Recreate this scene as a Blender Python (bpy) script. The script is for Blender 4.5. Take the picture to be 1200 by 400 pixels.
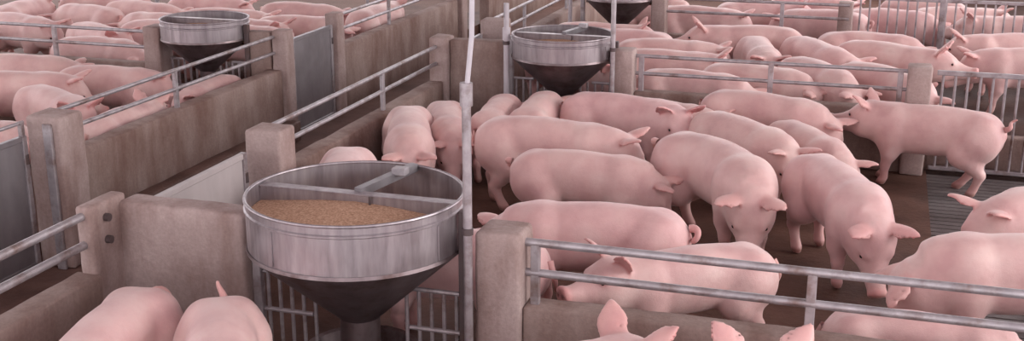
import bpy, bmesh, math, random
import numpy as np
from mathutils import Vector, Matrix, noise

R = math.radians
sc = bpy.context.scene
for o in list(bpy.data.objects):
    bpy.data.objects.remove(o)
col = sc.collection

# ------------------------------------------------------------------ camera
cam_d = bpy.data.cameras.new('camera')
cam = bpy.data.objects.new('camera', cam_d)
col.objects.link(cam)
cam.location = (0, 0, 2.565)
cam.rotation_euler = (R(90 - 16.35), 0, R(17.4))
cam_d.sensor_width = 36
cam_d.lens = 41.4
cam_d.clip_start = 0.05
cam_d.clip_end = 200
sc.camera = cam

# ------------------------------------------------------------------ light
world = bpy.data.worlds.new('sky')
sc.world = world
world.use_nodes = True
bg = world.node_tree.nodes['Background']
bg.inputs[0].default_value = (0.97, 0.93, 0.955, 1)
bg.inputs[1].default_value = 2.35
sun_d = bpy.data.lights.new('hazy_sun', 'SUN')
sun_d.energy = 2.6
sun_d.angle = R(40)
sun_d.color = (1.0, 0.965, 0.93)
sun = bpy.data.objects.new('hazy_sun', sun_d)
col.objects.link(sun)
sun.location = (14, 6, 8)
sun.rotation_euler = Vector((-1.0, -0.1, -0.5)).to_track_quat('-Z', 'Y').to_euler()

vs = sc.view_settings
vs.view_transform = 'Standard'
vs.look = 'None'
vs.exposure = 0.0
vs.gamma = 1.0
vs.use_curve_mapping = False


# ------------------------------------------------------------------ materials
def lin(r, g, b):
    f = lambda c: (c / 255 / 12.92) if c / 255 <= 0.04045 else ((c / 255 + 0.055) / 1.055) ** 2.4
    return (f(r), f(g), f(b), 1)


def new_mat(name, rough=0.6, metal=0.0, spec=0.5):
    m = bpy.data.materials.new(name)
    m.use_nodes = True
    nt = m.node_tree
    b = nt.nodes['Principled BSDF']
    b.inputs['Roughness'].default_value = rough
    b.inputs['Metallic'].default_value = metal
    b.inputs['Specular IOR Level'].default_value = spec
    return m, nt, b


def n_noise(nt, scale, detail=4, rough=0.55, vec=None):
    n = nt.nodes.new('ShaderNodeTexNoise')
    n.inputs['Scale'].default_value = scale
    n.inputs['Detail'].default_value = detail
    n.inputs['Roughness'].default_value = rough
    if vec is not None:
        nt.links.new(vec, n.inputs['Vector'])
    return n


def n_map(nt, scale, src='Object'):
    t = nt.nodes.new('ShaderNodeTexCoord')
    mp = nt.nodes.new('ShaderNodeMapping')
    mp.inputs['Scale'].default_value = scale
    nt.links.new(t.outputs[src], mp.inputs['Vector'])
    return mp.outputs[0]


def n_ramp(nt, fac, stops):
    r = nt.nodes.new('ShaderNodeValToRGB')
    e = r.color_ramp.elements
    while len(e) < len(stops):
        e.new(0.5)
    for el, (p, c) in zip(e, stops):
        el.position = p
        el.color = c
    nt.links.new(fac, r.inputs[0])
    return r.outputs[0]


def n_mix(nt, fac, a, b, mode='MIX'):
    m = nt.nodes.new('ShaderNodeMix')
    m.data_type = 'RGBA'
    m.blend_type = mode
    for s, v in ((m.inputs[0], fac), (m.inputs[6], a), (m.inputs[7], b)):
        if isinstance(v, bpy.types.NodeSocket):
            nt.links.new(v, s)
        else:
            s.default_value = v
    return m.outputs[2]


def n_bump(nt, h, b, strength, dist=0.01):
    bp = nt.nodes.new('ShaderNodeBump')
    bp.inputs['Strength'].default_value = strength
    bp.inputs['Distance'].default_value = dist
    nt.links.new(h, bp.inputs['Height'])
    nt.links.new(bp.outputs[0], b.inputs['Normal'])


def concrete(name, c1, c2, stain, rough=0.8, streak=True, stain_lo=0.48, stain_hi=0.75):
    m, nt, b = new_mat(name, rough, 0, 0.3)
    v = n_map(nt, (1, 1, 1))
    base = n_ramp(nt, n_noise(nt, 3.0, 6, 0.6, v).outputs[0], [(0.3, c1), (0.7, c2)])
    vs_ = n_map(nt, (3.2, 3.2, 0.9) if streak else (1.5, 1.5, 1.5))
    sf = n_ramp(nt, n_noise(nt, 1.3, 5, 0.6, vs_).outputs[0], [(stain_lo, (0, 0, 0, 1)), (stain_hi, (1, 1, 1, 1))])
    cc = n_mix(nt, sf, base, stain)
    fine = n_noise(nt, 60, 3, 0.6, v)
    cc = n_mix(nt, 0.25, cc, n_ramp(nt, fine.outputs[0], [(0.3, (0.35, 0.35, 0.35, 1)), (0.7, (1, 1, 1, 1))]), 'MULTIPLY')
    nt.links.new(cc, b.inputs['Base Color'])
    n_bump(nt, n_noise(nt, 25, 6, 0.65, v).outputs[0], b, 0.5, 0.012)
    return m


def galv(name, c1, c2, rough=0.42, metal=0.75, scale=(14, 14, 2.0), rust=None):
    m, nt, b = new_mat(name, rough, metal)
    v = n_map(nt, scale)
    base = n_ramp(nt, n_noise(nt, 1.6, 5, 0.6, v).outputs[0], [(0.3, c1), (0.7, c2)])
    if rust:
        rf = n_ramp(nt, n_noise(nt, 6, 5, 0.65, n_map(nt, (1, 1, 1))).outputs[0], [(0.5, (0, 0, 0, 1)), (0.72, (1, 1, 1, 1))])
        base = n_mix(nt, rf, base, rust)
    nt.links.new(base, b.inputs['Base Color'])
    rr = n_ramp(nt, n_noise(nt, 9, 3, 0.6, n_map(nt, (1, 1, 1))).outputs[0],
                [(0.3, (rough - 0.08,) * 3 + (1,)), (0.7, (rough + 0.12,) * 3 + (1,))])
    nt.links.new(rr, b.inputs['Roughness'])
    return m


M = {}
M['wall'] = concrete('pen_wall_concrete', lin(144, 120, 113), lin(170, 149, 142), lin(112, 78, 68), stain_lo=0.42, stain_hi=0.8)
M['post'] = concrete('post_concrete', lin(162, 139, 134), lin(192, 171, 167), lin(124, 92, 83), stain_lo=0.45, stain_hi=0.78)
M['floor'] = concrete('wet_brown_floor', lin(92, 65, 55), lin(114, 84, 74), lin(68, 45, 38), rough=0.62, streak=False)
M['alley'] = concrete('alley_floor', lin(104, 76, 68), lin(126, 96, 88), lin(78, 54, 47), rough=0.6, streak=False)
M['slat'] = concrete('slat_concrete', lin(92, 84, 84), lin(118, 110, 110), lin(66, 56, 54), rough=0.5, streak=False)
M['pit'] = concrete('slurry_pit', lin(34, 27, 26), lin(44, 36, 34), lin(24, 19, 18), rough=0.5, streak=False)
M['passage'] = concrete('dark_brown_floor', lin(70, 52, 48), lin(92, 72, 66), lin(52, 38, 35), rough=0.5, streak=False)
M['added_roof'] = galv('added_roof_sheet', lin(196, 190, 192), lin(210, 204, 206), 0.6, 0.1, (1, 6, 1))  # for the added overhead slab, pale so it bounces light down
M['rail'] = galv('galvanised_rail', lin(160, 152, 156), lin(190, 182, 186), 0.45, 0.6, (8, 8, 8), lin(128, 104, 96))
M['hopper'] = galv('galvanised_sheet', lin(146, 136, 140), lin(184, 174, 178), 0.42, 0.8)
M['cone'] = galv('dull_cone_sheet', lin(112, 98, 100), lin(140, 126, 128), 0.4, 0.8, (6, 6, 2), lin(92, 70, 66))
M['sheet'] = galv('grey_gate_sheet', lin(136, 130, 134), lin(160, 154, 158), 0.42, 0.6, (3, 3, 1.2))
M['pale'] = galv('pale_board', lin(176, 166, 166), lin(192, 182, 182), 0.55, 0.05, (3, 3, 1.2))
M['dark_steel'] = galv('dark_weathered_steel', lin(82, 70, 72), lin(108, 94, 94), 0.5, 0.5, (6, 6, 2), lin(96, 68, 58))
M['pvc'] = galv('pale_plastic_pipe', lin(186, 178, 184), lin(204, 196, 202), 0.4, 0.0, (4, 4, 4))
M['bars'] = galv('fence_bar_steel', lin(150, 140, 144), lin(184, 174, 178), 0.45, 0.5, (8, 8, 8), lin(112, 88, 80))


def feed_mat():
    m, nt, b = new_mat('feed_meal', 0.95, 0, 0.1)
    v = n_map(nt, (1, 1, 1))
    c = n_ramp(nt, n_noise(nt, 90, 3, 0.7, v).outputs[0],
               [(0.3, lin(156, 116, 92)), (0.55, lin(200, 160, 136)), (0.75, lin(220, 188, 162))])
    nt.links.new(c, b.inputs['Base Color'])
    n_bump(nt, n_noise(nt, 120, 3, 0.7, v).outputs[0], b, 0.9, 0.01)
    return m


M['feed'] = feed_mat()


def skin_mat():
    m, nt, b = new_mat('pig_skin', 0.5, 0, 0.4)
    at = nt.nodes.new('ShaderNodeAttribute')
    at.attribute_name = 'tint'
    oi = nt.nodes.new('ShaderNodeObjectInfo')
    add = nt.nodes.new('ShaderNodeVectorMath')
    add.operation = 'ADD'
    mul = nt.nodes.new('ShaderNodeVectorMath')
    mul.operation = 'SCALE'
    mul.inputs[0].default_value = (17, 31, 47)
    nt.links.new(oi.outputs['Random'], mul.inputs['Scale'])
    nt.links.new(n_map(nt, (1, 1, 1)), add.inputs[0])
    nt.links.new(mul.outputs[0], add.inputs[1])
    v = add.outputs[0]
    c = n_ramp(nt, n_noise(nt, 4.5, 4, 0.55, v).outputs[0],
               [(0.3, lin(208, 166, 165)), (0.5, lin(222, 185, 182)), (0.72, lin(232, 203, 198))])
    # per-animal tone
    tone = n_ramp(nt, oi.outputs['Random'], [(0.0, (0.93, 0.87, 0.87, 1)), (0.5, (1, 0.98, 0.97, 1)), (1.0, (1, 0.93, 0.95, 1))])
    c = n_mix(nt, 1.0, c, tone, 'MULTIPLY')
    # scuffs and dust
    d = n_ramp(nt, n_noise(nt, 9, 5, 0.7, v).outputs[0], [(0.6, (0, 0, 0, 1)), (0.85, (0.4, 0.4, 0.4, 1))])
    c = n_mix(nt, d, c, lin(186, 140, 128))
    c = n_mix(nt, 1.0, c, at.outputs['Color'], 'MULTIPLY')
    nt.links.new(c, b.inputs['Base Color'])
    b.inputs['Subsurface Weight'].default_value = 0.12
    b.inputs['Subsurface Radius'].default_value = (0.03, 0.012, 0.01)
    b.inputs['Subsurface Scale'].default_value = 0.6
    b.inputs['Sheen Weight'].default_value = 0.18
    b.inputs['Sheen Roughness'].default_value = 0.5
    n_bump(nt, n_noise(nt, 26, 6, 0.75, v).outputs[0], b, 0.3, 0.010)
    return m


M['skin'] = skin_mat()
m_, nt_, b_ = new_mat('pig_eye', 0.15)
b_.inputs['Base Color'].default_value = lin(40, 22, 20)
M['eye'] = m_


# ------------------------------------------------------------------ helpers
def tag(o, label=None, cat=None, group=None, kind=None):
    if label: o['label'] = label
    if cat: o['category'] = cat
    if group: o['group'] = group
    if kind: o['kind'] = kind
    return o


def empty(name, loc):
    o = bpy.data.objects.new(name, None)
    o.empty_display_size = 0.1
    o.location = loc
    col.objects.link(o)
    return o


def link(name, me, mat, parent=None, smooth=None, loc=None):
    me.materials.append(mat) if not me.materials else None
    o = bpy.data.objects.new(name, me)
    col.objects.link(o)
    if parent is not None:
        o.parent = parent
    if loc is not None:
        o.location = loc
    return o


def wloc(p):
    v = Vector((0, 0, 0))
    while p is not None:
        v += p.location
        p = p.parent
    return v


class MB:
    """collects boxes, tubes and lathes in world coordinates; build() links ONE mesh object"""
    def __init__(s):
        s.bm = bmesh.new()

    def box(s, x0, x1, y0, y1, z0, z1, bev=0.0, seg=2):
        r = bmesh.ops.create_cube(s.bm, size=1)
        vs_ = r['verts']
        for v in vs_:
            v.co = Vector(((x0 + x1) / 2 + v.co.x * (x1 - x0), (y0 + y1) / 2 + v.co.y * (y1 - y0), (z0 + z1) / 2 + v.co.z * (z1 - z0)))
        if bev:
            es = list({e for v in vs_ for e in v.link_edges})
            bmesh.ops.bevel(s.bm, geom=es, offset=bev, segments=seg, affect='EDGES')
        return s

    def rough(s, x0, x1, y0, y1, z0, z1, step=0.09, amp=0.006, bev=0.014):
        """a cast concrete block with worn, slightly wavy faces"""
        nx, ny, nz = [max(1, min(40, int(round((b - a) / step)))) for a, b in ((x0, x1), (y0, y1), (z0, z1))]
        ax = [np.linspace(a, b, n + 1) for a, b, n in ((x0, x1, nx), (y0, y1, ny), (z0, z1, nz))]
        # rounded edges: inset rings at both ends of each axis
        ax = [np.unique(np.concatenate([a, [a[0] + bev, a[-1] - bev]])) for a in ax]
        idx = {}

        def vert(i, j, k):
            key = (i, j, k)
            if key not in idx:
                p = Vector((ax[0][i], ax[1][j], ax[2][k]))
                ex = [(i in (0, len(ax[0]) - 1)), (j in (0, len(ax[1]) - 1)), (k in (0, len(ax[2]) - 1))]
                if sum(ex) >= 2:
                    c = Vector(((x0 + x1) / 2, (y0 + y1) / 2, (z0 + z1) / 2))
                    for q in range(3):
                        if ex[q]:
                            p[q] += bev * (0.35 if sum(ex) == 2 else 0.5) * (1 if c[q] > p[q] else -1)
                n = noise.noise_vector(p * 5.0) * amp + noise.noise_vector(p * 14.0) * amp * 0.4
                idx[key] = s.bm.verts.new(p + n)
            return idx[key]
        L = [len(a) - 1 for a in ax]
        for i in range(L[0]):
            for j in range(L[1]):
                for k, fl in ((0, True), (L[2], False)):
                    q = [vert(i, j, k), vert(i + 1, j, k), vert(i + 1, j + 1, k), vert(i, j + 1, k)]
                    s.bm.faces.new(q[::-1] if fl else q)
        for i in range(L[0]):
            for k in range(L[2]):
                for j, fl in ((0, False), (L[1], True)):
                    q = [vert(i, j, k), vert(i + 1, j, k), vert(i + 1, j, k + 1), vert(i, j, k + 1)]
                    s.bm.faces.new(q[::-1] if fl else q)
        for j in range(L[1]):
            for k in range(L[2]):
                for i, fl in ((0, True), (L[0], False)):
                    q = [vert(i, j, k), vert(i, j + 1, k), vert(i, j + 1, k + 1), vert(i, j, k + 1)]
                    s.bm.faces.new(q[::-1] if fl else q)
        return s

    def tube(s, pts, r, n=10, cap=True):
        pts = [Vector(p) for p in pts]
        rs = r if isinstance(r, (list, tuple)) else [r] * len(pts)
        rings = []
        for i, p in enumerate(pts):
            t = (pts[min(i + 1, len(pts) - 1)] - pts[max(i - 1, 0)]).normalized()
            a = t.orthogonal().normalized() if i == 0 else (a - t * a.dot(t)).normalized()
            b = t.cross(a)
            rings.append([s.bm.verts.new(p + (a * math.cos(2 * math.pi * k / n) + b * math.sin(2 * math.pi * k / n)) * rs[i]) for k in range(n)])
        for A, B in zip(rings, rings[1:]):
            for k in range(n):
                s.bm.faces.new((A[k], A[(k + 1) % n], B[(k + 1) % n], B[k]))
        if cap:
            s.bm.faces.new(rings[0][::-1])
            s.bm.faces.new(rings[-1])
        return s

    def lathe(s, prof, cx, cy, n=56, a0=0.0, a1=2 * math.pi, closed=False):
        full = abs(a1 - a0 - 2 * math.pi) < 1e-6
        m = n if full else n + 1
        rings = []
        for r_, z in prof:
            rings.append([s.bm.verts.new((cx + r_ * math.cos(a0 + (a1 - a0) * k / n), cy + r_ * math.sin(a0 + (a1 - a0) * k / n), z)) for k in range(m)])
        pairs = list(zip(rings, rings[1:]))
        if closed:
            pairs.append((rings[-1], rings[0]))
        for A, B in pairs:
            for k in range(n):
                s.bm.faces.new((A[k], A[(k + 1) % m], B[(k + 1) % m], B[k]))
        return s

    def build(s, name, mat, parent=None, smooth=True, ang=35, origin=None):
        me = bpy.data.meshes.new(name)
        bmesh.ops.recalc_face_normals(s.bm, faces=s.bm.faces)
        off = wloc(parent) if parent is not None else Vector(origin or (0, 0, 0))
        bmesh.ops.translate(s.bm, verts=s.bm.verts, vec=-off)
        s.bm.to_mesh(me)
        s.bm.free()
        if smooth:
            me.polygons.foreach_set('use_smooth', [True] * len(me.polygons))
            me.set_sharp_from_angle(angle=R(ang))
        return link(name, me, mat, parent, loc=None if parent is not None else off)


# ------------------------------------------------------------------ heights and lines of the barn
Z_CURB, Z_LOW, Z_TOP, Z_POST = 0.495, 0.64, 0.7825, 0.84
XA, XB = -3.53, -5.06           # the two walls along the alley
Y1, Y2, Y3 = 4.74, 9.24, 12.6   # the three cross lines of the pens
Z_ALLEY = -0.15

# ------------------------------------------------------------------ setting: floors
f = MB(); f.box(-3.60, 0.44, 0.5, 26, -0.3, 0.0)
tag(f.build('floor', M['floor'], smooth=False), kind='structure')
f = MB(); f.box(0.44, 7, 0.5, 9.3, -0.5, -0.12)
tag(f.build('floor_pit', M['pit'], smooth=False), kind='structure')
f = MB(); f.box(0.44, 7, 9.3, 26, -0.3, 0.0)
tag(f.build('floor_passage', M['passage'], smooth=False), kind='structure')
f = MB(); f.box(-24, -5.13, 0.5, 26, -0.3, 0.0)
tag(f.build('floor_left_pens', M['floor'], smooth=False), kind='structure')
f = MB(); f.box(-5.13, -3.60, 0.5, 26, -0.45, Z_ALLEY)
tag(f.build('floor_alley', M['alley'], smooth=False), kind='structure')
f = MB(); f.box(-13, 7.0, -9, 17, 5.0, 5.1)
tag(f.build('added_ceiling', M['added_roof'], smooth=False), kind='structure')  # unseen slab added overhead so daylight enters from the open sides
f = MB(); f.rough(-24, 7, 19.2, 19.4, -0.2, 1.1, 0.8, 0.01)
tag(f.build('wall_back', M['wall']), kind='structure')
# slatted part of the floor on the right: narrow cast slats over the pit
f = MB()
y = 0.6
while y < 9.2:
    f.box(0.44, 7, y, y + 0.068, -0.10, 0.0)
    y += 0.082
tag(f.build('floor_slatted', M['slat'], smooth=False), kind='structure')
f = MB(); f.rough(-4.99, -4.86, 6.2, 9.2, Z_ALLEY, 0.03, 0.2, 0.008)
tag(f.build('trim_1', M['alley']), kind='structure')


# ------------------------------------------------------------------ fences and walls
def rails_y(root, x, y0, y1, st=(), r=0.021):
    for z in (Z_TOP, Z_LOW):
        MB().tube([(x, y0, z), (x, y1, z)], r, 12).build('rail', M['rail'], root)
    for y in st:
        MB().box(x - 0.014, x + 0.014, y - 0.02, y + 0.02, Z_CURB - 0.03, Z_TOP + 0.012, 0.003, 1).build('stanchion', M['rail'], root)


def rails_x(root, y, x0, x1, st=(), r=0.021, dz=0.0):
    for z in (Z_TOP + dz, Z_LOW + dz):
        MB().tube([(x0, y, z), (x1, y, z)], r, 12).build('rail', M['rail'], root)
    for x in st:
        MB().box(x - 0.02, x + 0.02, y - 0.016, y + 0.016, Z_CURB - 0.03, Z_TOP + dz + 0.012, 0.003, 1).build('stanchion', M['rail'], root)


def fence(name, label, cat='fence', loc=(0, 0, 0), group=None):
    return tag(empty(name, loc), label, cat, group)


# right hand wall of the alley
t = fence('pen_wall', 'low concrete alley wall with two rails in the bottom left corner', 'wall', (XA, 3.2, 0))
MB().rough(XA - 0.07, XA + 0.07, 1.6, 4.46, Z_ALLEY, Z_CURB, 0.12).build('curb', M['wall'], t)
rails_y(t, XA, 1.6, 4.46)

t = fence('partition_wall', 'pale concrete partition with stained face left of the nearest hopper', 'wall', (-3.1, 4.74, 0))
MB().rough(XA - 0.035, XA + 0.05, 4.44, 4.72, Z_ALLEY, 0.83, 0.05, 0.005).build('post', M['post'], t)
MB().rough(-3.50, -2.80, 4.66, 4.82, 0.0, 0.795, 0.08, 0.008, 0.02).build('panel', M['post'], t)
for z in (Z_TOP - 0.03, Z_LOW):
    MB().tube([(XA + 0.03, 4.55, z), (XA + 0.075, 4.55, z)], 0.02, 10).build('bolt', M['dark_steel'], t)


def sheet_gate(x, y0, y1, z0, z1, label, rail=False, mat='sheet'):
    t = fence('sheet_gate', label, 'gate', (x, (y0 + y1) / 2, z0))
    MB().box(x - 0.006, x + 0.006, y0 + 0.03, y1 - 0.03, z0 + 0.02, z1 - 0.02).build('sheet', M[mat], t)
    for y in (y0, y1 - 0.04):
        MB().box(x - 0.02, x + 0.02, y, y + 0.04, z0, z1, 0.004, 1).build('upright', M['rail'], t)
    for z in (z0, z1 - 0.035):
        MB().box(x - 0.018, x + 0.018, y0 + 0.04, y1 - 0.04, z, z + 0.035, 0.004, 1).build('crossbar', M[mat], t)
    if rail:
        MB().tube([(x, y0, Z_TOP + 0.02), (x, y1, Z_TOP + 0.02)], 0.012, 8).build('rail', M['rail'], t)
        for y in (y0 + 0.02, y1 - 0.02):
            MB().box(x - 0.015, x + 0.015, y - 0.015, y + 0.015, z1, Z_TOP + 0.03, 0.003, 1).build('bracket', M['rail'], t)
    for z in (z0 + 0.2, z1 - 0.15):
        MB().tube([(x + 0.012, y1 - 0.02, z - 0.03), (x + 0.012, y1 - 0.02, z + 0.03)], 0.018, 10).build('hinge', M['dark_steel'], t)
    return t


sheet_gate(-3.50, 4.84, 5.90, 0.02, 0.72, 'pale grey sheet gate between stained partition and square concrete post', mat='pale')

t = fence('concrete_post', 'square concrete post standing just behind the nearest hopper', 'post', (-3.4, 6.06, 0))
MB().rough(-3.53, -3.30, 5.96, 6.17, Z_ALLEY, Z_POST, 0.06, 0.006, 0.018).build('shaft', M['post'], t)
MB().tube([(-3.40, 5.97, 0.10), (-3.40, 5.935, 0.10)], 0.018, 10).build('bolt', M['dark_steel'], t)

t = fence('pen_wall', 'low concrete wall with two steel rails running back behind the nearest hopper', 'wall', (XA, 7.6, 0))
MB().rough(XA - 0.07, XA + 0.07, 6.17, 9.12, Z_ALLEY, Z_CURB, 0.12).build('curb', M['wall'], t)
rails_y(t, XA, 6.16, 9.14, (8.0,), 0.016)

t = fence('partition_wall', 'brown stained concrete partition left of the middle hopper', 'wall', (-3.2, Y2, 0))
MB().rough(XA - 0.06, XA + 0.10, 9.12, 9.32, Z_ALLEY, 0.86, 0.07).build('post', M['post'], t)
MB().rough(XA + 0.10, -2.93, 9.18, 9.32, 0.0, Z_POST, 0.1, 0.007).build('panel', M['wall'], t)

sheet_gate(-3.50, 9.36, 10.2, 0.02, 0.72, 'grey sheet gate behind brown partition of middle hopper')
t = fence('concrete_post', 'far square concrete post above the brown partition', 'post', (-3.4, 10.34, 0))
MB().rough(-3.52, -3.28, 10.24, 10.44, Z_ALLEY, Z_POST, 0.08).build('shaft', M['post'], t)
t = fence('pen_wall', 'distant low wall with two rails behind the middle hopper', 'wall', (XA, 12.5, 0))
MB().rough(XA - 0.07, XA + 0.07, 10.44, 17.5, Z_ALLEY, Z_CURB, 0.3).build('curb', M['wall'], t)
rails_y(t, XA, 10.43, 17.5, (11.7, 13.4, 15.2), 0.015)

# left hand wall of the alley
sheet_gate(-5.00, 4.76, 5.84, Z_ALLEY + 0.01, 0.72, 'tall grey sheet gate at the left edge beside a concrete post', True)
t = fence('concrete_post', 'square concrete post beside the grey gate at the left edge', 'post', (-4.85, 6.0, 0))
MB().rough(-5.00, -4.75, 5.86, 6.10, Z_ALLEY, Z_POST, 0.06, 0.006, 0.018).build('shaft', M['post'], t)
MB().box(-4.86, -4.80, 5.835, 5.86, Z_ALLEY, 0.80, 0.004, 1).build('steel_angle', M['rail'], t)
t = fence('pen_wall', 'tall streaked concrete wall with two rails left of the alley', 'wall', (XB, 7.6, 0))
MB().rough(XB - 0.07, XB + 0.07, 6.10, 9.14, Z_ALLEY, Z_CURB, 0.12, 0.008).build('curb', M['wall'], t)
rails_y(t, XB, 6.06, 9.16, (7.6,), 0.015)
t = fence('concrete_post', 'narrow concrete post before the dark grey alley gate', 'post', (-4.85, 9.24, 0))
MB().rough(-5.08, -4.94, 9.14, 9.30, Z_ALLEY, Z_POST, 0.08).build('shaft', M['post'], t)
sheet_gate(-4.99, 9.32, 10.14, Z_ALLEY + 0.01, 0.74, 'dark grey sheet gate halfway along the alley')
t = fence('concrete_post', 'narrow concrete post behind the dark grey alley gate', 'post', (-4.85, 10.2, 0))
MB().rough(-5.07, -4.94, 10.17, 10.34, Z_ALLEY, Z_POST, 0.08).build('shaft', M['post'], t)
t = fence('pen_wall', 'far end of the alley wall with two rails beyond the dark gate', 'wall', (XB, 12, 0))
MB().rough(XB - 0.07, XB + 0.07, 10.34, 13.7, Z_ALLEY, Z_CURB, 0.2, 0.008).build('curb', M['wall'], t)
rails_y(t, XB, 10.33, 13.7, (11.7,), 0.015)
t = fence('concrete_post', 'most distant concrete post at the end of the alley wall', 'post', (-4.95, 13.8, 0))
MB().rough(-5.10, -4.94, 13.7, 13.9, Z_ALLEY, Z_POST, 0.1).build('shaft', M['post'], t)
t = fence('pen_wall', 'low wall beyond the last alley post at the top', 'wall', (XB, 16, 0))
MB().rough(XB - 0.07, XB + 0.07, 14.9, 19.0, Z_ALLEY, Z_CURB, 0.3, 0.008).build('curb', M['wall'], t)
rails_y(t, XB, 13.9, 19.0, (15, 17))

# near cross fence, right of the nearest hopper
t = fence('rail_fence', 'nearest two-rail fence on a concrete curb with thick square post', 'fence', (0.5, Y1, 0))
MB().rough(-1.63, -1.42, 4.64, 4.86, 0.0, Z_POST, 0.06, 0.006, 0.018).build('post', M['post'], t)
MB().rough(-1.42, 4.0, Y1 - 0.06, Y1 + 0.08, 0.0, Z_CURB, 0.14, 0.006).build('curb', M['wall'], t)
rails_x(t, Y1, -1.43, 4.0, (-1.375, -0.175, 1.05, 2.3), 0.019)

# second cross fence
t = fence('rail_fence', 'two-rail fence on low curb between middle hopper and the barred gate', 'fence', (-0.8, Y2, 0))
MB().rough(-2.03, -1.85, 9.12, 9.30, 0.0, Z_POST, 0.08).build('post', M['post'], t)
MB().rough(-1.85, 0.24, Y2 - 0.06, Y2 + 0.08, 0.0, Z_CURB, 0.14, 0.006).build('curb', M['wall'], t)
MB().rough(0.24, 0.41, 9.12, 9.30, 0.0, Z_POST, 0.08).build('post', M['post'], t)
rails_x(t, Y2, -1.86, 0.25, (-1.8, -0.775, 0.19), 0.015)


def bar_fence(y, x0, x1, z0, z1, pitch, label, r=0.010, posts=()):
    t = fence('bar_fence', label, 'fence', ((x0 + x1) / 2, y, 0))
    MB().box(x0, x1, y - 0.018, y + 0.018, z1 - 0.035, z1, 0.004, 1).build('top_rail', M['bars'], t)
    MB().box(x0, x1, y - 0.018, y + 0.018, z0, z0 + 0.03, 0.004, 1).build('bottom_rail', M['bars'], t)
    n = int((x1 - x0) / pitch)
    src = MB().tube([(x0 + pitch / 2, y, z0 + 0.02), (x0 + pitch / 2, y, z1 - 0.02)], r, 8).build('bar', M['bars'], t)
    for i in range(1, n):
        o = src.copy(); col.objects.link(o); o.location.x += i * pitch
    for x in posts:
        MB().box(x - 0.03, x + 0.03, y - 0.03, y + 0.03, 0, z1 + 0.05, 0.005, 1).build('post', M['bars'], t)
    return t


t = bar_fence(Y2, 0.45, 2.4, 0.03, Z_TOP + 0.02, 0.088, 'barred steel gate behind the pig standing side-on at right')
MB().rough(0.43, 2.4, Y2 + 0.06, Y2 + 0.18, 0.0, 0.30, 0.2).build('sill', M['wall'], t)
bar_fence(Y3 + 0.4, -0.25, 3.2, 0.03, Z_TOP + 0.05, 0.095, 'distant barred fence across the top right', posts=(0.62, 2.0))
t = fence('rail_fence', 'farthest two-rail fence along the top edge right of centre', 'fence', (-1.3, Y3, 0))
MB().rough(-2.2, -0.3, Y3 - 0.06, Y3 + 0.08, 0, Z_CURB - 0.1, 0.25).build('curb', M['wall'], t)
MB().rough(-2.35, -2.2, Y3 - 0.1, Y3 + 0.1, 0, Z_POST, 0.1).build('post', M['post'], t)
MB().rough(-0.42, -0.27, Y3 + 0.1, Y3 + 0.3, 0, Z_POST - 0.05, 0.1).build('post', M['post'], t)
rails_x(t, Y3, -2.2, -0.3, (-0.98,), 0.015)

# cross fence of the left pens
t = fence('rail_fence', 'two-rail fence on a curb left of the far left hopper', 'fence', (-8, 9.06, 0))
MB().rough(-11.5, -6.27, 9.0, 9.14, 0.0, Z_CURB, 0.25, 0.006).build('curb', M['wall'], t)
MB().rough(-6.27, -6.10, 8.96, 9.18, 0.0, Z_POST, 0.08).build('post', M['post'], t)
rails_x(t, 9.06, -11.5, -6.26, (-7.28, -9.0), 0.015)
t = fence('partition_wall', 'short brown concrete partition right of the far left hopper', 'wall', (-5.2, 9.2, 0))
MB().rough(-5.34, -5.09, 9.12, 9.26, 0.0, Z_POST - 0.02, 0.1).build('panel', M['wall'], t)


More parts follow.
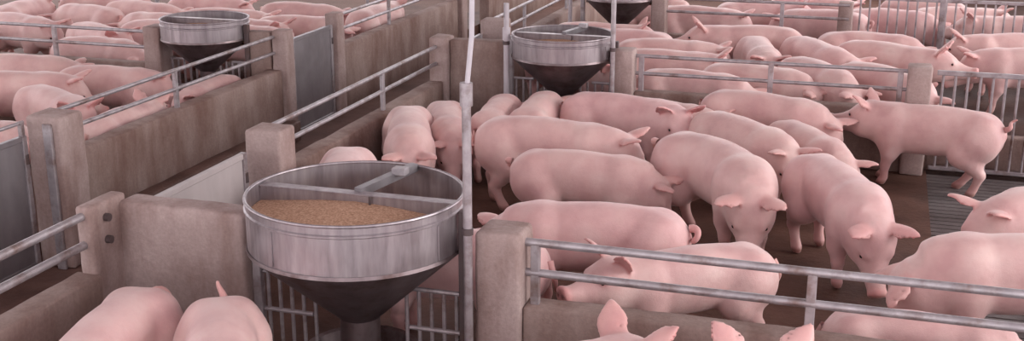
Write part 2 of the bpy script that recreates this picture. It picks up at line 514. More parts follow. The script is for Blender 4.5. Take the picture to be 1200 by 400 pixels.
# ------------------------------------------------------------------ feed hoppers
def hopper(cx, cy, rr, z_rim, z_band, z_cone, label, feed_dz=0.075, legs=True, bars=True, detail=True):
    t = tag(empty('feed_hopper', (cx, cy, 0)), label, 'hopper')
    th = 0.006
    MB().lathe([(rr, z_band), (rr, z_rim - 0.055), (rr + 0.007, z_rim - 0.05), (rr + 0.007, z_rim - 0.042), (rr, z_rim - 0.036), (rr, z_rim),
                (rr - th, z_rim), (rr - th, z_band)], cx, cy, 72, closed=True).build('band', M['hopper'], t)
    rim = [(rr + 0.008 * math.cos(a), z_rim + 0.008 * math.sin(a)) for a in [2 * math.pi * k / 8 for k in range(8)]]
    MB().lathe(rim, cx, cy, 72, closed=True).build('rim', M['hopper'], t)
    ro = 0.19 * rr
    MB().lathe([(rr + 0.004, z_band + 0.004), (rr + 0.008, z_band - 0.012), (ro, z_cone), (ro, z_cone - 0.14), (ro - 0.01, z_cone - 0.14), (ro - 0.01, z_cone), (rr - 0.006, z_band - 0.012)],
               cx, cy, 72, closed=True).build('cone', M['cone'], t)
    # meal: front compartment filled high, rear one lower
    zf = z_rim - feed_dz
    m = MB()
    r_in = rr - th - 0.002
    prof = [(0.001, zf + 0.03), (r_in * 0.35, zf + 0.022), (r_in * 0.7, zf + 0.004), (r_in, zf - 0.01), (r_in, zf - 0.06), (0.001, zf - 0.06)]
    m.lathe(prof, cx, cy, 40, math.pi, 2 * math.pi)
    m.build('meal', M['feed'], t)
    m = MB()
    zb = z_rim - 0.17
    m.lathe([(0.001, zb + 0.02), (r_in * 0.6, zb), (r_in, zb - 0.03), (r_in, zb - 0.06), (0.001, zb - 0.06)], cx, cy, 40, 0.0, math.pi)
    m.build('meal', M['feed'], t)
    dv = MB().box(cx - r_in, cx + r_in, cy - 0.004, cy + 0.004, z_band + 0.01, z_rim - 0.012).build('divider', M['hopper'], t)
    MB().box(cx - r_in, cx + r_in, cy - 0.01, cy + 0.05, z_rim - 0.016, z_rim - 0.008, 0.002, 1).build('flange', M['hopper'], dv)
    if detail:
        MB().tube([(cx, cy + 0.03, z_rim - 0.01), (cx + 0.10, cy + r_in * 0.97, z_rim - 0.004)], 0.028, 4).build('strap', M['sheet'], t)
        MB().box(cx + 0.06, cx + 0.13, cy + 0.28, cy + 0.34, z_rim + 0.004, z_rim + 0.04, 0.004, 1).build('adjuster', M['rail'], t)
        MB().tube([(cx + 0.08, cy - 0.02, z_rim - 0.01), (cx + 0.08, cy - 0.02, zf - 0.02)], 0.006, 6).build('rod', M['dark_steel'], t)
        for a in (-1.95, -0.35):   # overlapping sheet seams
            ca, sa = math.cos(a), math.sin(a)
            MB().tube([(cx + (rr + 0.002) * ca, cy + (rr + 0.002) * sa, z_band + 0.01), (cx + (rr + 0.002) * ca, cy + (rr + 0.002) * sa, z_rim - 0.06)], 0.004, 6).build('seam', M['hopper'], t)
    # round feeding pan on the floor and the down tube
    MB().lathe([(0.001, 0.02), (0.24, 0.02), (0.265, 0.14), (0.28, 0.15), (0.28, 0.16), (0.255, 0.155), (0.23, 0.04), (0.001, 0.04)], cx, cy, 48).build('pan', M['cone'], t)
    MB().lathe([(ro - 0.012, z_cone - 0.02), (ro - 0.012, 0.10)], cx, cy, 24).build('down_tube', M['hopper'], t)
    if legs:
        for sx, mt in ((-1, M['rail']), (1, M['dark_steel'])):
            x = cx + sx * (rr + 0.03)
            MB().box(x - 0.022, x + 0.022, cy - 0.022, cy + 0.022, 0.0, z_rim - 0.04, 0.004, 1).build('leg', mt, t)
    if bars:
        zt = z_band - 0.22
        for sx in (-1, 1):
            xa, xb = cx + sx * (rr + 0.02), cx + sx * 0.12
            for z in (zt, 0.30):
                MB().tube([(xa, cy + 0.01, z), (xb + sx * 0.13, cy + 0.01, z)], 0.012, 8).build('cross_rail', M['bars'], t)
            for k in range(5):
                x = xa - sx * (0.035 + 0.062 * k)
                MB().tube([(x, cy + 0.01, 0.0), (x, cy + 0.01, zt)], 0.010, 8).build('bar', M['bars'], t)
    return t


hopper(-2.235, Y1 - 0.02, 0.50, 0.945, 0.715, 0.33, 'largest round steel feed hopper in the foreground full of brown meal')
hopper(-2.46, Y2, 0.415, 0.93, 0.755, 0.42, 'middle round steel feed hopper among the pigs in the centre')
hopper(-5.72, 9.12, 0.385, 0.925, 0.76, 0.45, 'far left round steel feed hopper above the alley wall', detail=False)
hopper(-2.72, Y3, 0.38, 0.925, 0.77, 0.45, 'farthest feed hopper cut off by the top edge behind the middle one', detail=False, bars=False)
hopper(-8.55, 13.2, 0.38, 0.925, 0.77, 0.45, 'dark distant feed hopper at the top of the left pens', detail=False, bars=False)


# ------------------------------------------------------------------ upright pipes
def pipe(x, y, z0, zj, z1, r0, r1, label, mat0, mat1, lean=0.0):
    t = tag(empty('upright_pipe', (x, y, 0)), label, 'pipe')
    MB().tube([(x, y, z0), (x, y, zj)], r0, 14).build('lower_pipe', mat0, t)
    MB().tube([(x, y, zj - 0.05), (x, y, zj + 0.05)], r0 + 0.008, 14).build('coupling', mat0, t)
    MB().tube([(x, y, zj), (x + lean * 0.3, y, zj + 0.25), (x + lean, y, z1)], r1, 12).build('upper_pipe', mat1, t)
    MB().tube([(x, y, 0.84), (x, y, 0.87)], r0 + 0.005, 14).build('clamp', M['dark_steel'], t)
    return t


pipe(-1.645, 4.60, 0, 1.47, 5.0, 0.020, 0.011, 'tall galvanised pipe with pale upper tube right of the nearest hopper', M['bars'], M['pvc'], 0.09)
pipe(-2.00, 9.06, 0, 1.6, 5.0, 0.020, 0.018, 'slim steel pipe right of the middle hopper', M['rail'], M['rail'])
pipe(-2.90, 9.10, 0, 0.93, 1.06, 0.024, 0.022, 'short pale pipe left of the middle hopper', M['pvc'], M['pvc'])
pipe(-3.3, 12.7, 0, 1.6, 5.0, 0.022, 0.020, 'distant pale pipe beside the farthest hopper', M['pvc'], M['pvc'])
pipe(-6.12, 13.5, 0, 1.6, 5.0, 0.022, 0.020, 'distant steel pipe at the top of the left pens', M['rail'], M['rail'])


# ------------------------------------------------------------------ pigs
def smin(a, b, k):
    h = np.clip(0.5 + 0.5 * (b - a) / k, 0, 1)
    return b + (a - b) * h - k * h * (1 - h)


def rcone(P, a, b, ra, rb):
    a = np.array(a, np.float32); b = np.array(b, np.float32)
    ab = b - a
    t = np.clip(((P[0] - a[0]) * ab[0] + (P[1] - a[1]) * ab[1] + (P[2] - a[2]) * ab[2]) / float(ab @ ab), 0, 1)
    return np.sqrt((P[0] - a[0] - t * ab[0]) ** 2 + (P[1] - a[1] - t * ab[1]) ** 2 + (P[2] - a[2] - t * ab[2]) ** 2) - (ra + (rb - ra) * t)


def ellip(P, c, r):
    q = [(P[i] - c[i]) / r[i] for i in range(3)]
    k0 = np.sqrt(q[0] ** 2 + q[1] ** 2 + q[2] ** 2)
    return (k0 - 1) * min(r)


def loft(u, y, v, us, tops, bots, ws, e=2.2):
    us = np.array(us)
    uc = np.clip(u, us[0], us[-1])
    xs = np.linspace(us[0], us[-1], 160)

    def sm(vals):     # softened interpolation
        f_ = np.interp(xs, us, vals)
        k = np.ones(9) / 9
        g = np.convolve(np.pad(f_, 4, mode='edge'), k, 'valid')
        g[0], g[-1] = f_[0], f_[-1]
        return np.interp(uc, xs, g).astype(np.float32)
    t, b, w = sm(tops), sm(bots), sm(ws)
    c, h = (t + b) / 2, (t - b) / 2
    q = (np.abs(y / w) ** e + np.abs((v - c) / h) ** e) ** (1 / e)
    d = (q - 1) * np.minimum(w, h)
    du = np.maximum(np.maximum(us[0] - u, u - us[-1]), 0)
    return np.where(du > 0, np.sqrt(np.maximum(d, 0) ** 2 + du ** 2), d).astype(np.float32)


def head_frame(pitch, yaw):
    """pivot and axes of the head; pitch degrees below the horizontal"""
    dn = max(0.0, (pitch - 30) / 50.0)
    up_ = max(0.0, (25 - pitch) / 40.0)
    piv = np.array([0.44 + 0.03 * dn, 0.0, 0.50 - 0.12 * dn + 0.05 * up_])
    cp, sp, cy, sy = math.cos(R(pitch)), math.sin(R(pitch)), math.cos(R(yaw)), math.sin(R(yaw))
    fwd = np.array([cp * cy, cp * sy, -sp])
    lat = np.array([-sy, cy, 0.0])
    upv = np.cross(fwd, lat)
    piv = piv + lat * 0 + np.array([0, 0.10 * sy, 0])
    return piv, fwd, lat, upv


def legs_of(pose):
    """joint chains: each leg (name, [(x,y,z,r)...])"""
    out = []
    sw = pose.get('legs', (0, 0, 0, 0))       # front left, front right, hind left, hind right (degrees)
    for i, (front, s) in enumerate(((1, 1), (1, -1), (0, 1), (0, -1))):
        if front:
            ch = [(0.26, 0.095, 0.36, .090), (0.245, 0.112, 0.265, .060), (0.265, 0.105, 0.16, .037), (0.258, 0.10, 0.065, .028), (0.275, 0.10, 0.030, .032), (0.295, 0.10, 0.016, .022)]
        else:
            ch = [(-0.37, 0.085, 0.44, .135), (-0.31, 0.112, 0.33, .110), (-0.405, 0.112, 0.25, .062), (-0.465, 0.105, 0.19, .040), (-0.435, 0.10, 0.07, .029), (-0.418, 0.10, 0.032, .033), (-0.398, 0.10, 0.016, .022)]
        a = R(sw[i])
        x0, z0 = ch[0][0], ch[0][2]
        pts = []
        for (x, y_, z, r) in ch:
            dx, dz = x - x0, z - z0
            X = x0 + dx * math.cos(a) - dz * math.sin(a)
            Z = z0 + dx * math.sin(a) + dz * math.cos(a)
            pts.append([X, s * y_, Z, r])
        # bring the hoof back to the ground by stretching the lower joints
        low = pts[-1][2] - 0.020
        for p in pts[1:]:
            w = (z0 - p[2]) / (z0 - pts[-1][2])
            p[2] -= low * w
        out.append(pts)
    return out


EAR = [(-0.015, 0.040), (0.02, 0.056), (0.06, 0.068), (0.095, 0.062), (0.13, 0.042), (0.16, 0.02), (0.175, 0.008)]


def pig_sdf(P, pose, parts=False):
    X, Y, Z = P
    fat = pose.get('fat', 1.0)
    tr = loft(X, Y, Z,
              [-0.585, -0.57, -0.53, -0.47, -0.38, -0.25, -0.08, 0.10, 0.24, 0.34, 0.42, 0.47],
              [0.53, 0.565, 0.605, 0.637, 0.66, 0.674, 0.678, 0.666, 0.652, 0.648, 0.635, 0.60],
              [0.46, 0.415, 0.365, 0.325, 0.30, 0.298, 0.275, 0.268, 0.275, 0.30, 0.345, 0.40],
              [0.03 * fat, 0.07 * fat, 0.115 * fat, 0.148 * fat, 0.158 * fat, 0.156 * fat, 0.172 * fat, 0.172 * fat, 0.162 * fat, 0.15 * fat, 0.13, 0.10])
    # hams and shoulders bulge a little
    for s in (1, -1):
        tr = smin(tr, ellip(P, (-0.405, s * 0.08, 0.455), (0.165, 0.118, 0.19)), 0.03)
        tr = smin(tr, ellip(P, (0.25, s * 0.075, 0.44), (0.13, 0.116, 0.19)), 0.035)
    d = tr
    if not pose.get('lying'):
        for ch in legs_of(pose):
            lg = None
            for a, b in zip(ch, ch[1:]):
                c = rcone(P, a[:3], b[:3], a[3], b[3])
                lg = c if lg is None else smin(lg, c, 0.02)
            d = smin(d, lg, 0.045)
    else:
        for s in (1, -1):
            d = smin(d, rcone(P, (0.26, s * 0.13, 0.30), (0.40, s * 0.17, 0.275), 0.06, 0.035), 0.04)
            d = smin(d, rcone(P, (-0.34, s * 0.15, 0.34), (-0.10, s * 0.20, 0.285), 0.09, 0.04), 0.04)
    piv, fwd, lat, upv = head_frame(pose.get('pitch', 35), pose.get('yaw', 0))
    d = smin(d, rcone(P, (0.26, 0, 0.475), tuple(piv + fwd * 0.02), 0.165, 0.132), 0.06)
    Q = [X - piv[0], Y - piv[1], Z - piv[2]]
    u = Q[0] * fwd[0] + Q[1] * fwd[1] + Q[2] * fwd[2]
    l = Q[0] * lat[0] + Q[1] * lat[1] + Q[2] * lat[2]
    v = Q[0] * upv[0] + Q[1] * upv[1] + Q[2] * upv[2]
    hd = loft(u, l, v,
              [-0.08, 0.0, 0.06, 0.12, 0.18, 0.24, 0.30, 0.345, 0.36],
              [0.10, 0.125, 0.125, 0.105, 0.075, 0.056, 0.05, 0.052, 0.05],
              [-0.13, -0.14, -0.14, -0.13, -0.112, -0.092, -0.072, -0.056, -0.048],
              [0.11, 0.12, 0.122, 0.108, 0.086, 0.066, 0.055, 0.051, 0.048], 2.1)
    for s in (1, -1):   # jowls and brow
        hd = smin(hd, ellip((u, l, v), (0.05, s * 0.075, -0.07), (0.10, 0.06, 0.075)), 0.04)
        hd = smin(hd, ellip((u, l, v), (0.125, s * 0.07, 0.062), (0.04, 0.028, 0.026)), 0.02)
    sn = loft(u, l, v, [0.335, 0.345, 0.37, 0.376], [0.05, 0.062, 0.062, 0.054], [-0.045, -0.052, -0.048, -0.04], [0.045, 0.056, 0.056, 0.048], 2.4)
    hd = smin(hd, sn, 0.012)
    for s in (1, -1):   # nostrils
        hd = np.maximum(hd, -(np.sqrt((u - 0.38) ** 2 + (l - s * 0.022) ** 2 + (v - 0.006) ** 2) - 0.013))
    d = smin(d, hd, 0.05)
    ears = None
    er = pose.get('ear', 0)
    for s in (1, -1):
        base = np.array([0.0, s * 0.085, 0.10])
        ad = np.array([0.30 + 0.5 * er, s * 0.62, 0.74 - 0.75 * er]); ad /= np.linalg.norm(ad)
        nf = np.array([0.82, s * 0.30, -0.35]); nf -= ad * (nf @ ad); nf /= np.linalg.norm(nf)   # cupped side looks forward
        bd = np.cross(ad, nf)
        q = [u - base[0], l - base[1], v - base[2]]
        a = q[0] * ad[0] + q[1] * ad[1] + q[2] * ad[2]
        b = q[0] * bd[0] + q[1] * bd[1] + q[2] * bd[2]
        c = q[0] * nf[0] + q[1] * nf[1] + q[2] * nf[2]
        w = np.interp(a, [e[0] for e in EAR], [e[1] for e in EAR]).astype(np.float32)
        cup = c - 5.5 * b * b - 1.2 * a * a + 0.02
        th = pose.get('earth', 0.011)
        de = np.maximum(np.abs(b) - w, np.maximum(np.abs(cup) - th, np.maximum(-0.03 - a, a - 0.175)))
        cups = cup if ears is None else np.where(de < ears, cup, cups)
        ears = de if ears is None else np.minimum(ears, de)
    if parts:
        return smin(d, ears, 0.022), ears, (u, l, v), cups
    return smin(d, ears, 0.022)


def surface_nets(F, org, h):
    nx, ny, nz = F.shape
    S = F < 0
    cnt = np.zeros((nx - 1, ny - 1, nz - 1), np.float32)
    acc = np.zeros((3, nx - 1, ny - 1, nz - 1), np.float32)

    def corner(A, dx, dy, dz):
        return A[dx:nx - 1 + dx, dy:ny - 1 + dy, dz:nz - 1 + dz]
    cs = [(i, j, k) for i in (0, 1) for j in (0, 1) for k in (0, 1)]
    for a in cs:
        for ax in range(3):
            if a[ax] == 0:
                b = list(a); b[ax] = 1
                fa, fb = corner(F, *a), corner(F, *b)
                cr = (fa < 0) != (fb < 0)
                t = np.where(cr, fa / np.where(cr, fa - fb, 1), 0)
                cnt += cr
                for q in range(3):
                    acc[q] += np.where(cr, a[q] + (t if q == ax else 0), 0)
    act = cnt > 0
    idx = -np.ones(act.shape, np.int64)
    ii = np.argwhere(act)
    idx[act] = np.arange(len(ii))
    V = np.stack([acc[q][act] / cnt[act] for q in range(3)], 1) + ii
    V = V * h + np.array(org)
    faces = []
    for ax in range(3):
        o1, o2 = (ax + 1) % 3, (ax + 2) % 3
        sl0 = [slice(None)] * 3; sl1 = [slice(None)] * 3
        sl0[ax] = slice(0, -1); sl1[ax] = slice(1, None)
        a, b = S[tuple(sl0)], S[tuple(sl1)]
        cr = np.argwhere(a != b)
        cr = cr[(cr[:, o1] > 0) & (cr[:, o2] > 0) & (cr[:, o1] < F.shape[o1] - 1) & (cr[:, o2] < F.shape[o2] - 1)]
        flip = a[tuple(cr.T)]
        e1 = np.zeros(3, int); e1[o1] = 1
        e2 = np.zeros(3, int); e2[o2] = 1
        q = [idx[tuple((cr - e1 - e2).T)], idx[tuple((cr - e2).T)], idx[tuple(cr.T)], idx[tuple((cr - e1).T)]]
        Q = np.stack(q, 1)
        Q[~flip] = Q[~flip][:, ::-1]
        faces.append(Q)
    return V, np.concatenate(faces)


def tail_geo(curl, n=7):
    """short curled tail as rings; canonical coordinates"""
    pts = []
    for i in range(15):
        t = i / 14
        if curl == 'up':
            pts.append((-0.565 - 0.085 * t - 0.02 * math.sin(6 * t), 0.035 * math.sin(5.5 * t), 0.545 + 0.02 * math.sin(4 * t) + 0.10 * t * t))
        elif curl == 'stand':
            pts.append((-0.545 - 0.02 * t + 0.015 * math.sin(5 * t), 0.012 * math.sin(5 * t), 0.575 + 0.095 * t))
        elif curl == 'curl':
            a = 5.5 * t
            pts.append((-0.575 - 0.06 * t - 0.028 * math.sin(a), 0.03 * (1 - math.cos(a)), 0.545 - 0.02 * t + 0.025 * math.sin(a + 0.8)))
        else:
            pts.append((-0.575 - 0.04 * math.sin(2.2 * t), 0.02 * math.sin(4 * t), 0.545 - 0.17 * t))
    pts = np.array(pts)
    V, Fc = [], []
    for i, p in enumerate(pts):
        tg = pts[min(i + 1, 14)] - pts[max(i - 1, 0)]
        tg /= np.linalg.norm(tg)
        a = np.cross(tg, [0.3, 0.9, 0.2]); a /= np.linalg.norm(a)
        b = np.cross(tg, a)
        r = 0.018 * (1 - i / 14) + 0.007
        for k in range(n):
            V.append(p + r * (a * math.cos(2 * math.pi * k / n) + b * math.sin(2 * math.pi * k / n)))
    for i in range(14):
        for k in range(n):
            Fc.append((i * n + k, i * n + (k + 1) % n, (i + 1) * n + (k + 1) % n, (i + 1) * n + k))
    V.append(pts[-1] + (pts[-1] - pts[-2]) * 0.3)
    last = len(V) - 1
    for k in range(n):
        Fc.append((14 * n + k, 14 * n + (k + 1) % n, last, last))
    return np.array(V), Fc


def bend_pts(V, k):
    """bend the spine sideways: heading turns k degrees per metre along the body"""
    if abs(k) < 1e-3:
        return V
    K = R(k)
    x = np.clip(V[:, 0], -0.6, 0.55)
    ex = V[:, 0] - x
    th = K * x
    px, py = np.sin(th) / K, (1 - np.cos(th)) / K
    W = V.copy()
    W[:, 0] = px - V[:, 1] * np.sin(th) + ex * np.cos(th)
    W[:, 1] = py + V[:, 1] * np.cos(th) + ex * np.sin(th)
    return W


ICO = None


def pig_mesh(name, pose, h):
    th_pose = dict(pose)
    th_pose['earth'] = max(0.0095, h * 0.85)
    lo, hi = np.array([-0.66, -0.33, -0.03]), np.array([0.92, 0.33, 0.88])
    if abs(pose.get('yaw', 0)) > 20:
        lo[1], hi[1] = -0.52, 0.52
    if pose.get('lying'):
        lo[2] = 0.2
    n = np.ceil((hi - lo) / h).astype(int)
    g = [(lo[i] + h * np.arange(n[i])).astype(np.float32) for i in range(3)]
    P = np.meshgrid(*g, indexing='ij')
    V, Q = surface_nets(pig_sdf(P, th_pose), lo, h)
    # light smoothing
    e = np.concatenate([Q[:, [0, 1]], Q[:, [1, 2]], Q[:, [2, 3]], Q[:, [3, 0]]])
    for lam in (0.5, 0.5):
        s = np.zeros_like(V); c = np.zeros(len(V))
        for q in range(3):
            s[:, q] = np.bincount(e[:, 0], V[e[:, 1], q], len(V)) + np.bincount(e[:, 1], V[e[:, 0], q], len(V))
        c = np.bincount(e[:, 0], minlength=len(V)) + np.bincount(e[:, 1], minlength=len(V))
        V = V + lam * (s / c[:, None] - V)
    # colour of the animal itself: ears, snout, hooves; nostril holes painted dark in place of shade
    PV = [V[:, i].astype(np.float32) for i in range(3)]
    _, ears, (u, l, v), cupv = pig_sdf(PV, th_pose, True)
    C = np.ones((len(V), 3))

    def mixc(w, c):
        w = np.clip(w, 0, 1)[:, None]
        C[:] = C * (1 - w) + np.array(c) * w
    near_head = (u > -0.05) & (u < 0.45) & (np.abs(l) < 0.3) & (np.abs(v) < 0.35)
    mixc((1 - ears / 0.016) * near_head, (0.98, 0.86, 0.85))
    mixc((1 - ears / 0.014) * near_head * (cupv > 0.002) * 0.85, (0.88, 0.60, 0.60))
    mixc(np.clip((u - 0.30) / 0.05, 0, 1) * near_head * (np.abs(l) < 0.1) * (np.abs(v) < 0.12), (0.95, 0.74, 0.74))
    for s in (1, -1):
        mixc((1 - np.sqrt((u - 0.376) ** 2 + (l - s * 0.022) ** 2 + (v - 0.006) ** 2) / 0.019) * 1.6, (0.38, 0.22, 0.22))
        mixc((1 - np.sqrt((u - 0.142) ** 2 + (l - s * 0.098) ** 2 + (v - 0.048) ** 2) / 0.032) * 0.8, (0.72, 0.46, 0.46))
    if not pose.get('lying'):
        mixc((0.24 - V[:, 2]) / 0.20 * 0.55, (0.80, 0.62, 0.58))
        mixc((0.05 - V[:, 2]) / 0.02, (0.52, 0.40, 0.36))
    # under the tail
    mixc((1 - np.sqrt((V[:, 0] + 0.575) ** 2 + V[:, 1] ** 2 + (V[:, 2] - 0.49) ** 2) / 0.045) * 0.9, (0.80, 0.52, 0.52))
    tv, tf = tail_geo(pose.get('tail', 'hang'))
    nb = len(V)
    V = np.concatenate([V, tv])
    C = np.concatenate([C, np.tile([0.98, 0.84, 0.82], (len(tv), 1))])
    tq = np.array([f_ for f_ in tf if f_[2] != f_[3]]) + nb
    tt = np.array([f_[:3] for f_ in tf if f_[2] == f_[3]]) + nb
    Q = np.concatenate([Q, tq])
    dz = -0.235 if pose.get('lying') else 0.0
    V[:, 2] += dz
    V = bend_pts(V, pose.get('bend', 0))
    me = bpy.data.meshes.new(name)
    me.vertices.add(len(V))
    me.vertices.foreach_set('co', V.astype(np.float32).ravel())
    loops = np.concatenate([Q.ravel(), tt.ravel()]).astype(np.int32)
    starts = np.concatenate([np.arange(len(Q)) * 4, len(Q) * 4 + np.arange(len(tt)) * 3]).astype(np.int32)
    me.loops.add(len(loops))
    me.loops.foreach_set('vertex_index', loops)
    me.polygons.add(len(starts))
    me.polygons.foreach_set('loop_start', starts)
    me.polygons.foreach_set('use_smooth', np.ones(len(starts), bool))
    me.update(calc_edges=True)
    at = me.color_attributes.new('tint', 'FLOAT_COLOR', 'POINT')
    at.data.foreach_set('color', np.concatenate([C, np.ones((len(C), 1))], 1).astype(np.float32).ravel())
    me.materials.append(M['skin'])
    # eye positions
    piv, fwd, lat, upv = head_frame(pose.get('pitch', 35), pose.get('yaw', 0))
    E_ = np.array([piv + fwd * 0.142 + lat * s * 0.088 + upv * 0.05 for s in (1, -1)])
    E_[:, 2] += dz
    return me, bend_pts(E_, pose.get('bend', 0))


eye_bm = bmesh.new()
bmesh.ops.create_icosphere(eye_bm, subdivisions=2, radius=0.0135)
eye_me = bpy.data.meshes.new('eye')
eye_bm.to_mesh(eye_me); eye_bm.free()
eye_me.polygons.foreach_set('use_smooth', [True] * len(eye_me.polygons))
eye_me.materials.append(M['eye'])


def put_pig(me, eyes, x, y, ang, s, label, group, show_eyes=True):
    o = bpy.data.objects.new('pig', me)
    col.objects.link(o)
    o.location = (x, y, 0)
    o.rotation_euler = (0, 0, R(ang))
    o.scale = (s, s, s)
    tag(o, label, 'pig', group)
    if show_eyes:
        for p in eyes:
            e = bpy.data.objects.new('eye', eye_me)
            col.objects.link(e)
            e.parent = o
            e.location = p
    return o


G1, G2, G3, G4 = 'pigs in the middle pen', 'pigs in the near pen', 'pigs in the far right pens', 'pigs in the left pens'
# x, y, heading, scale, pose, label, group
PIGS = [
    (0.40, 8.84, 166, 0.92, dict(pitch=12, yaw=-6, tail='up', legs=(4, 14, 4, 24)), 'pig standing side-on before the barred gate, curled tail raised', G1),
    (-0.12, 6.86, -64, 0.96, dict(pitch=62, legs=(6, -4, -6, 5), bend=-10, tail='curl'), 'pig sniffing the floor nose to nose with the pig at the right edge', G1),
    (-0.83, 7.07, -49, 1.02, dict(pitch=60, yaw=-8, bend=-55, legs=(4, -6, 5, -6), tail='curl'), 'curved pig turning head-on to the camera in the pen centre', G1),
    (-1.68, 6.98, 2, 0.87, dict(pitch=60, yaw=-6, legs=(3, -4, -6, 8), tail='curl'), 'pig facing right with lowered head, in front of its light neighbour, below centre', G1),
    (-2.03, 7.47, -2, 0.98, dict(pitch=38, yaw=8, bend=-8, legs=(3, -6, -9, 10), tail='hang'), 'pig facing right just right of the tall pale pipe', G1),
    (-1.75, 8.51, -8, 0.92, dict(pitch=24, yaw=-58, tail='hang', legs=(3, -3, 5, -5)), 'pig with rounded rump just right of the middle hopper cone', G1),
    (-1.51, 8.77, -12, 0.80, dict(pitch=35, yaw=-10, tail='hang'), 'pig squeezed behind the one beside the middle hopper cone', G1),
    (-0.74, 8.85, -14, 0.93, dict(pitch=58, yaw=-4, tail='hang', legs=(4, -4, 3, -3)), 'long pig along the second fence with hanging head', G1),
    (-0.82, 8.06, -42, 0.90, dict(pitch=45, yaw=-20, tail='hang', bend=8), 'pig nestled directly behind the curved pig with its head beside the sniffing pig', G1),
    (-0.38, 8.14, -56, 0.82, dict(pitch=55, yaw=10, tail='hang'), 'mostly hidden pig behind the rump of the floor-sniffing pig', G1),
    (-1.40, 5.80, -175, 0.95, dict(pitch=58, tail='curl', legs=(3, -4, 4, -4), fat=0.95), 'long pig along the near fence, second from the rails', G1),
    (-0.82, 5.46, -148, 0.84, dict(pitch=4, yaw=16, tail='hang', legs=(4, -3, 4, -4), ear=0.0), 'pig looking through the near rails with snout to the left', G1),
    (0.76, 5.84, 188, 1.0, dict(pitch=72, yaw=4, ear=0.5, tail='hang', legs=(4, -4, 4, -4)), 'large pig with lowered head at the right edge behind the rails', G1),
    (1.04, 6.86, 222, 1.0, dict(pitch=38, tail='hang', yaw=-6), 'partly cropped pig with pricked ear at the right edge', G1),
    (0.32, 5.07, 2, 0.77, dict(pitch=60, tail='hang'), 'pig whose back shows just behind the lower rail at bottom right', G1),
    (-3.08, 7.42, -68, 0.92, dict(pitch=55, tail='hang', legs=(3, -3, 3, -3)), 'pig facing the camera beside the low wall behind the nearest hopper', G1),
    (-2.97, 7.90, -66, 0.84, dict(pitch=55, tail='hang'), 'shaded pig between the wall-side pig and the tall pipe', G1),
    (-2.71, 8.31, 96, 0.84, dict(pitch=58, tail='curl'), 'pig seen from behind left of the middle hopper leg', G1),
    (-2.43, 8.44, 93, 0.86, dict(pitch=50, tail='curl'), 'pig rump directly below the middle hopper', G1),
    (-2.98, 6.10, -72, 0.97, dict(pitch=60, tail='hang'), 'pig with only its back showing above the nearest hopper rim', G1),
    (-1.98, 5.24, 180, 0.92, dict(pitch=60, tail='hang'), 'pig feeding behind the bars under the nearest hopper', G1),
    (-1.10, 3.80, 54, 1.0, dict(pitch=18, yaw=4, tail='hang', ear=-0.25), 'left one of two eared heads at the bottom edge below the near fence', G2),
    (-0.22, 3.74, 102, 1.0, dict(pitch=10, tail='hang', ear=-0.15), 'right one of two eared heads at the bottom edge below the near fence', G2),
    (-2.94, 3.72, -80, 0.94, dict(pitch=50, tail='curl'), 'left of two pink backs at the bottom left', G2),
    (-2.40, 3.76, -60, 0.95, dict(pitch=50, tail='stand'), 'right of two pink backs at bottom left with upright tail', G2),
]
H_NEAR = 0.0125
for (x, y, a, s, pose, label, group) in PIGS:
    me, eyes = pig_mesh('pig', pose, H_NEAR)
    put_pig(me, eyes, x, y, a, s, label, group)

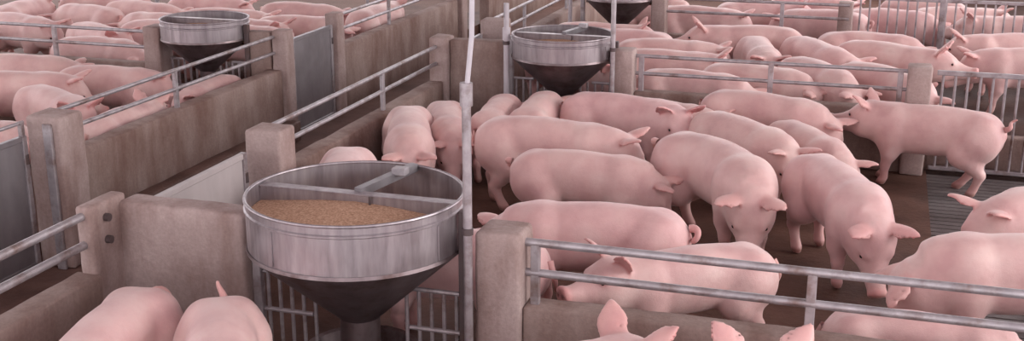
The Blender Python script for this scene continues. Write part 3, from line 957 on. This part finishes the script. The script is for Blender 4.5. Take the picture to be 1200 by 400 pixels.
# pigs of the farther pens share a set of poses
POSES = [dict(pitch=35, legs=(5, -6, -8, 6)), dict(pitch=58, yaw=10, bend=-14, tail='curl'), dict(pitch=20, yaw=-14, bend=12, tail='up', legs=(-5, 6, 6, -8)),
         dict(pitch=45, yaw=25, bend=18, tail='curl'), dict(pitch=10, yaw=10, legs=(4, -4, 8, -6), tail='hang'), dict(pitch=60, yaw=-15, bend=-22, fat=1.04),
         dict(pitch=30, yaw=-15, ear=-0.3, tail='curl')]
POSE_ME = [pig_mesh('pig', p, 0.018) for p in POSES]
FAR = [
    # left pen in front of the far left hopper
    (-5.36, 7.36, 90, 0.86, 4, 'pig rump along the streaked alley wall below its rails', G4),
    (-5.38, 8.55, -92, 0.80, 0, 'pig facing out beside the streaked wall under the far left hopper', G4),
    (-6.04, 7.46, -26, 0.96, 6, 'pig with pricked ears looking over the left alley wall', G4),
    (-6.02, 6.36, 192, 1.0, 0, 'pig directly behind the post and grey gate at the left edge', G4),
    (-6.72, 7.80, 25, 1.02, 0, 'pig stretched across the middle of the left pen behind the eared one', G4),
    (-6.22, 8.42, 8, 0.95, 0, 'long pig just below the post of the far left hopper', G4),
    (-7.10, 7.00, 60, 1.0, 5, 'pig cropped by the left edge above the grey gate', G4),
    (-7.25, 8.55, 14, 0.98, 3, 'pig against the curb under the left rails', G4),
    # left pens beyond the rails
    (-8.80, 10.44, -12, 1.0, 0, 'pig standing with legs showing behind the far left rails', G4),
    (-8.58, 11.24, 165, 1.0, 1, 'pig facing left at the top left behind the standing one', G4),
    (-7.61, 10.16, -25, 0.98, 2, 'pig with its head toward the far left hopper behind the rails', G4),
    (-7.20, 9.62, 4, 0.95, 5, 'pig standing close behind the far left rails', G4),
    (-7.05, 10.55, 8, 1.0, 4, 'pig left of the far left hopper at the height of its rim', G4),
    (-7.46, 10.95, 170, 1.0, 1, 'pig behind the one left of the far left hopper rim', G4),
    (-8.10, 11.65, -6, 1.0, 3, 'pig just in front of the dark distant hopper', G4),
    (-6.90, 11.45, 10, 1.0, 0, 'pig at the top edge above the far left hopper', G4),
    (-6.37, 10.91, -5, 1.0, 2, 'pig right behind the far left hopper', G4),
    (-6.10, 10.45, 8, 1.02, 5, 'pig behind the short partition right of the far left hopper', G4),
    (-5.91, 11.31, 12, 0.98, 1, 'pig above the dark grey alley gate', G4),
    (-5.42, 12.20, 86, 1.0, 4, 'pig along the far alley wall behind its rails', G4),
    (-6.30, 12.10, 0, 1.0, 3, 'pig at the top edge left of the far alley wall', G4),
    (-7.60, 12.25, 4, 1.0, 0, 'pig at the top edge right of the dark distant hopper', G4),
    (-8.97, 12.10, 12, 1.0, 4, 'pig at the top edge left of the dark distant hopper', G4),
    (-9.55, 9.90, 40, 1.0, 5, 'pig cropped by the left edge behind the far left rails', G4),
    (-9.48, 11.30, 100, 1.0, 2, 'pig in the very top left corner', G4),
    # right pen behind the second fence
    (-1.42, 9.69, -4, 0.96, 1, 'pig pressed behind the second fence just right of its left post', G3),
    (-0.92, 10.02, -10, 0.98, 5, 'pig standing behind the middle of the second fence', G3),
    (-0.43, 10.23, -55, 1.0, 1, 'pig slanting down behind the stanchion of the second fence', G3),
    (0.12, 10.19, -42, 1.0, 5, 'pig slanting toward the right post of the second fence', G3),
    (-1.78, 10.42, 5, 1.0, 2, 'pig facing right behind the left end of the second fence rails', G3),
    (-1.87, 10.98, 8, 1.0, 0, 'long pig one row behind the left end of the second fence rails', G3),
    (-1.25, 11.82, 186, 1.05, 4, 'large pig facing left in the middle of the far right pen', G3),
    (-1.04, 11.13, -75, 1.0, 0, 'pig seen end-on between the large pig and the dark rump', G3),
    (-0.52, 11.21, -56, 1.02, 3, 'pig with a shaded rounded side in the far pen centre', G3),
    (0.14, 11.30, -22, 1.02, 4, 'bright pig facing right above the post of the barred gate', G3),
    (-0.05, 11.95, 2, 1.0, 1, 'pig between the bright pig and the farthest rails', G3),
    (1.20, 12.35, 195, 0.98, 2, 'pig facing left below the distant barred fence', G3),
    (1.30, 11.50, 188, 1.0, 0, 'pig facing left above the barred gate at the right edge', G3),
    (-2.42, 11.42, 172, 1.0, 1, 'pig just right of the rim of the middle hopper', G3),
    (-2.74, 11.80, 5, 0.98, 4, 'pig back rising behind the middle hopper rim', G3),
    (-2.38, 10.02, -52, 0.95, 4, 'pig peeking round the left post of the second fence', G3),
    (-2.93, 10.70, 92, 0.98, 0, 'pig hidden behind the middle hopper band', G3),
    # beyond the farthest fence
    (-1.91, 13.18, 0, 1.0, 0, 'pig behind the left part of the farthest rails', G3),
    (-1.30, 13.75, 10, 1.0, 4, 'pig at the top edge behind the middle of the farthest rails', G3),
    (-0.61, 13.35, 170, 1.0, 3, 'pig behind the right end of the farthest rails', G3),
    (0.14, 13.60, 0, 1.0, 1, 'pig behind the left bars of the distant barred fence', G3),
    (0.85, 13.98, 15, 1.0, 2, 'pig behind the first post of the distant barred fence', G3),
    (1.35, 13.45, 182, 1.0, 4, 'pig behind the right bars of the distant barred fence', G3),
    (-2.60, 13.85, 0, 1.0, 5, 'pig at the top edge right of the farthest hopper', G3),
    (-0.75, 14.40, 0, 1.0, 0, 'topmost pig above the right end of the farthest rails', G3),
    (0.45, 14.50, 172, 1.0, 5, 'topmost pig above the distant barred fence', G3),
    (2.01, 13.99, 5, 1.0, 1, 'pig in the top right corner behind the bars', G3),
]
for (x, y, a, s, k, label, group) in FAR:
    me, eyes = POSE_ME[k]
    put_pig(me, eyes, x, y, a, s * 0.93, label, group, y < 12.4)
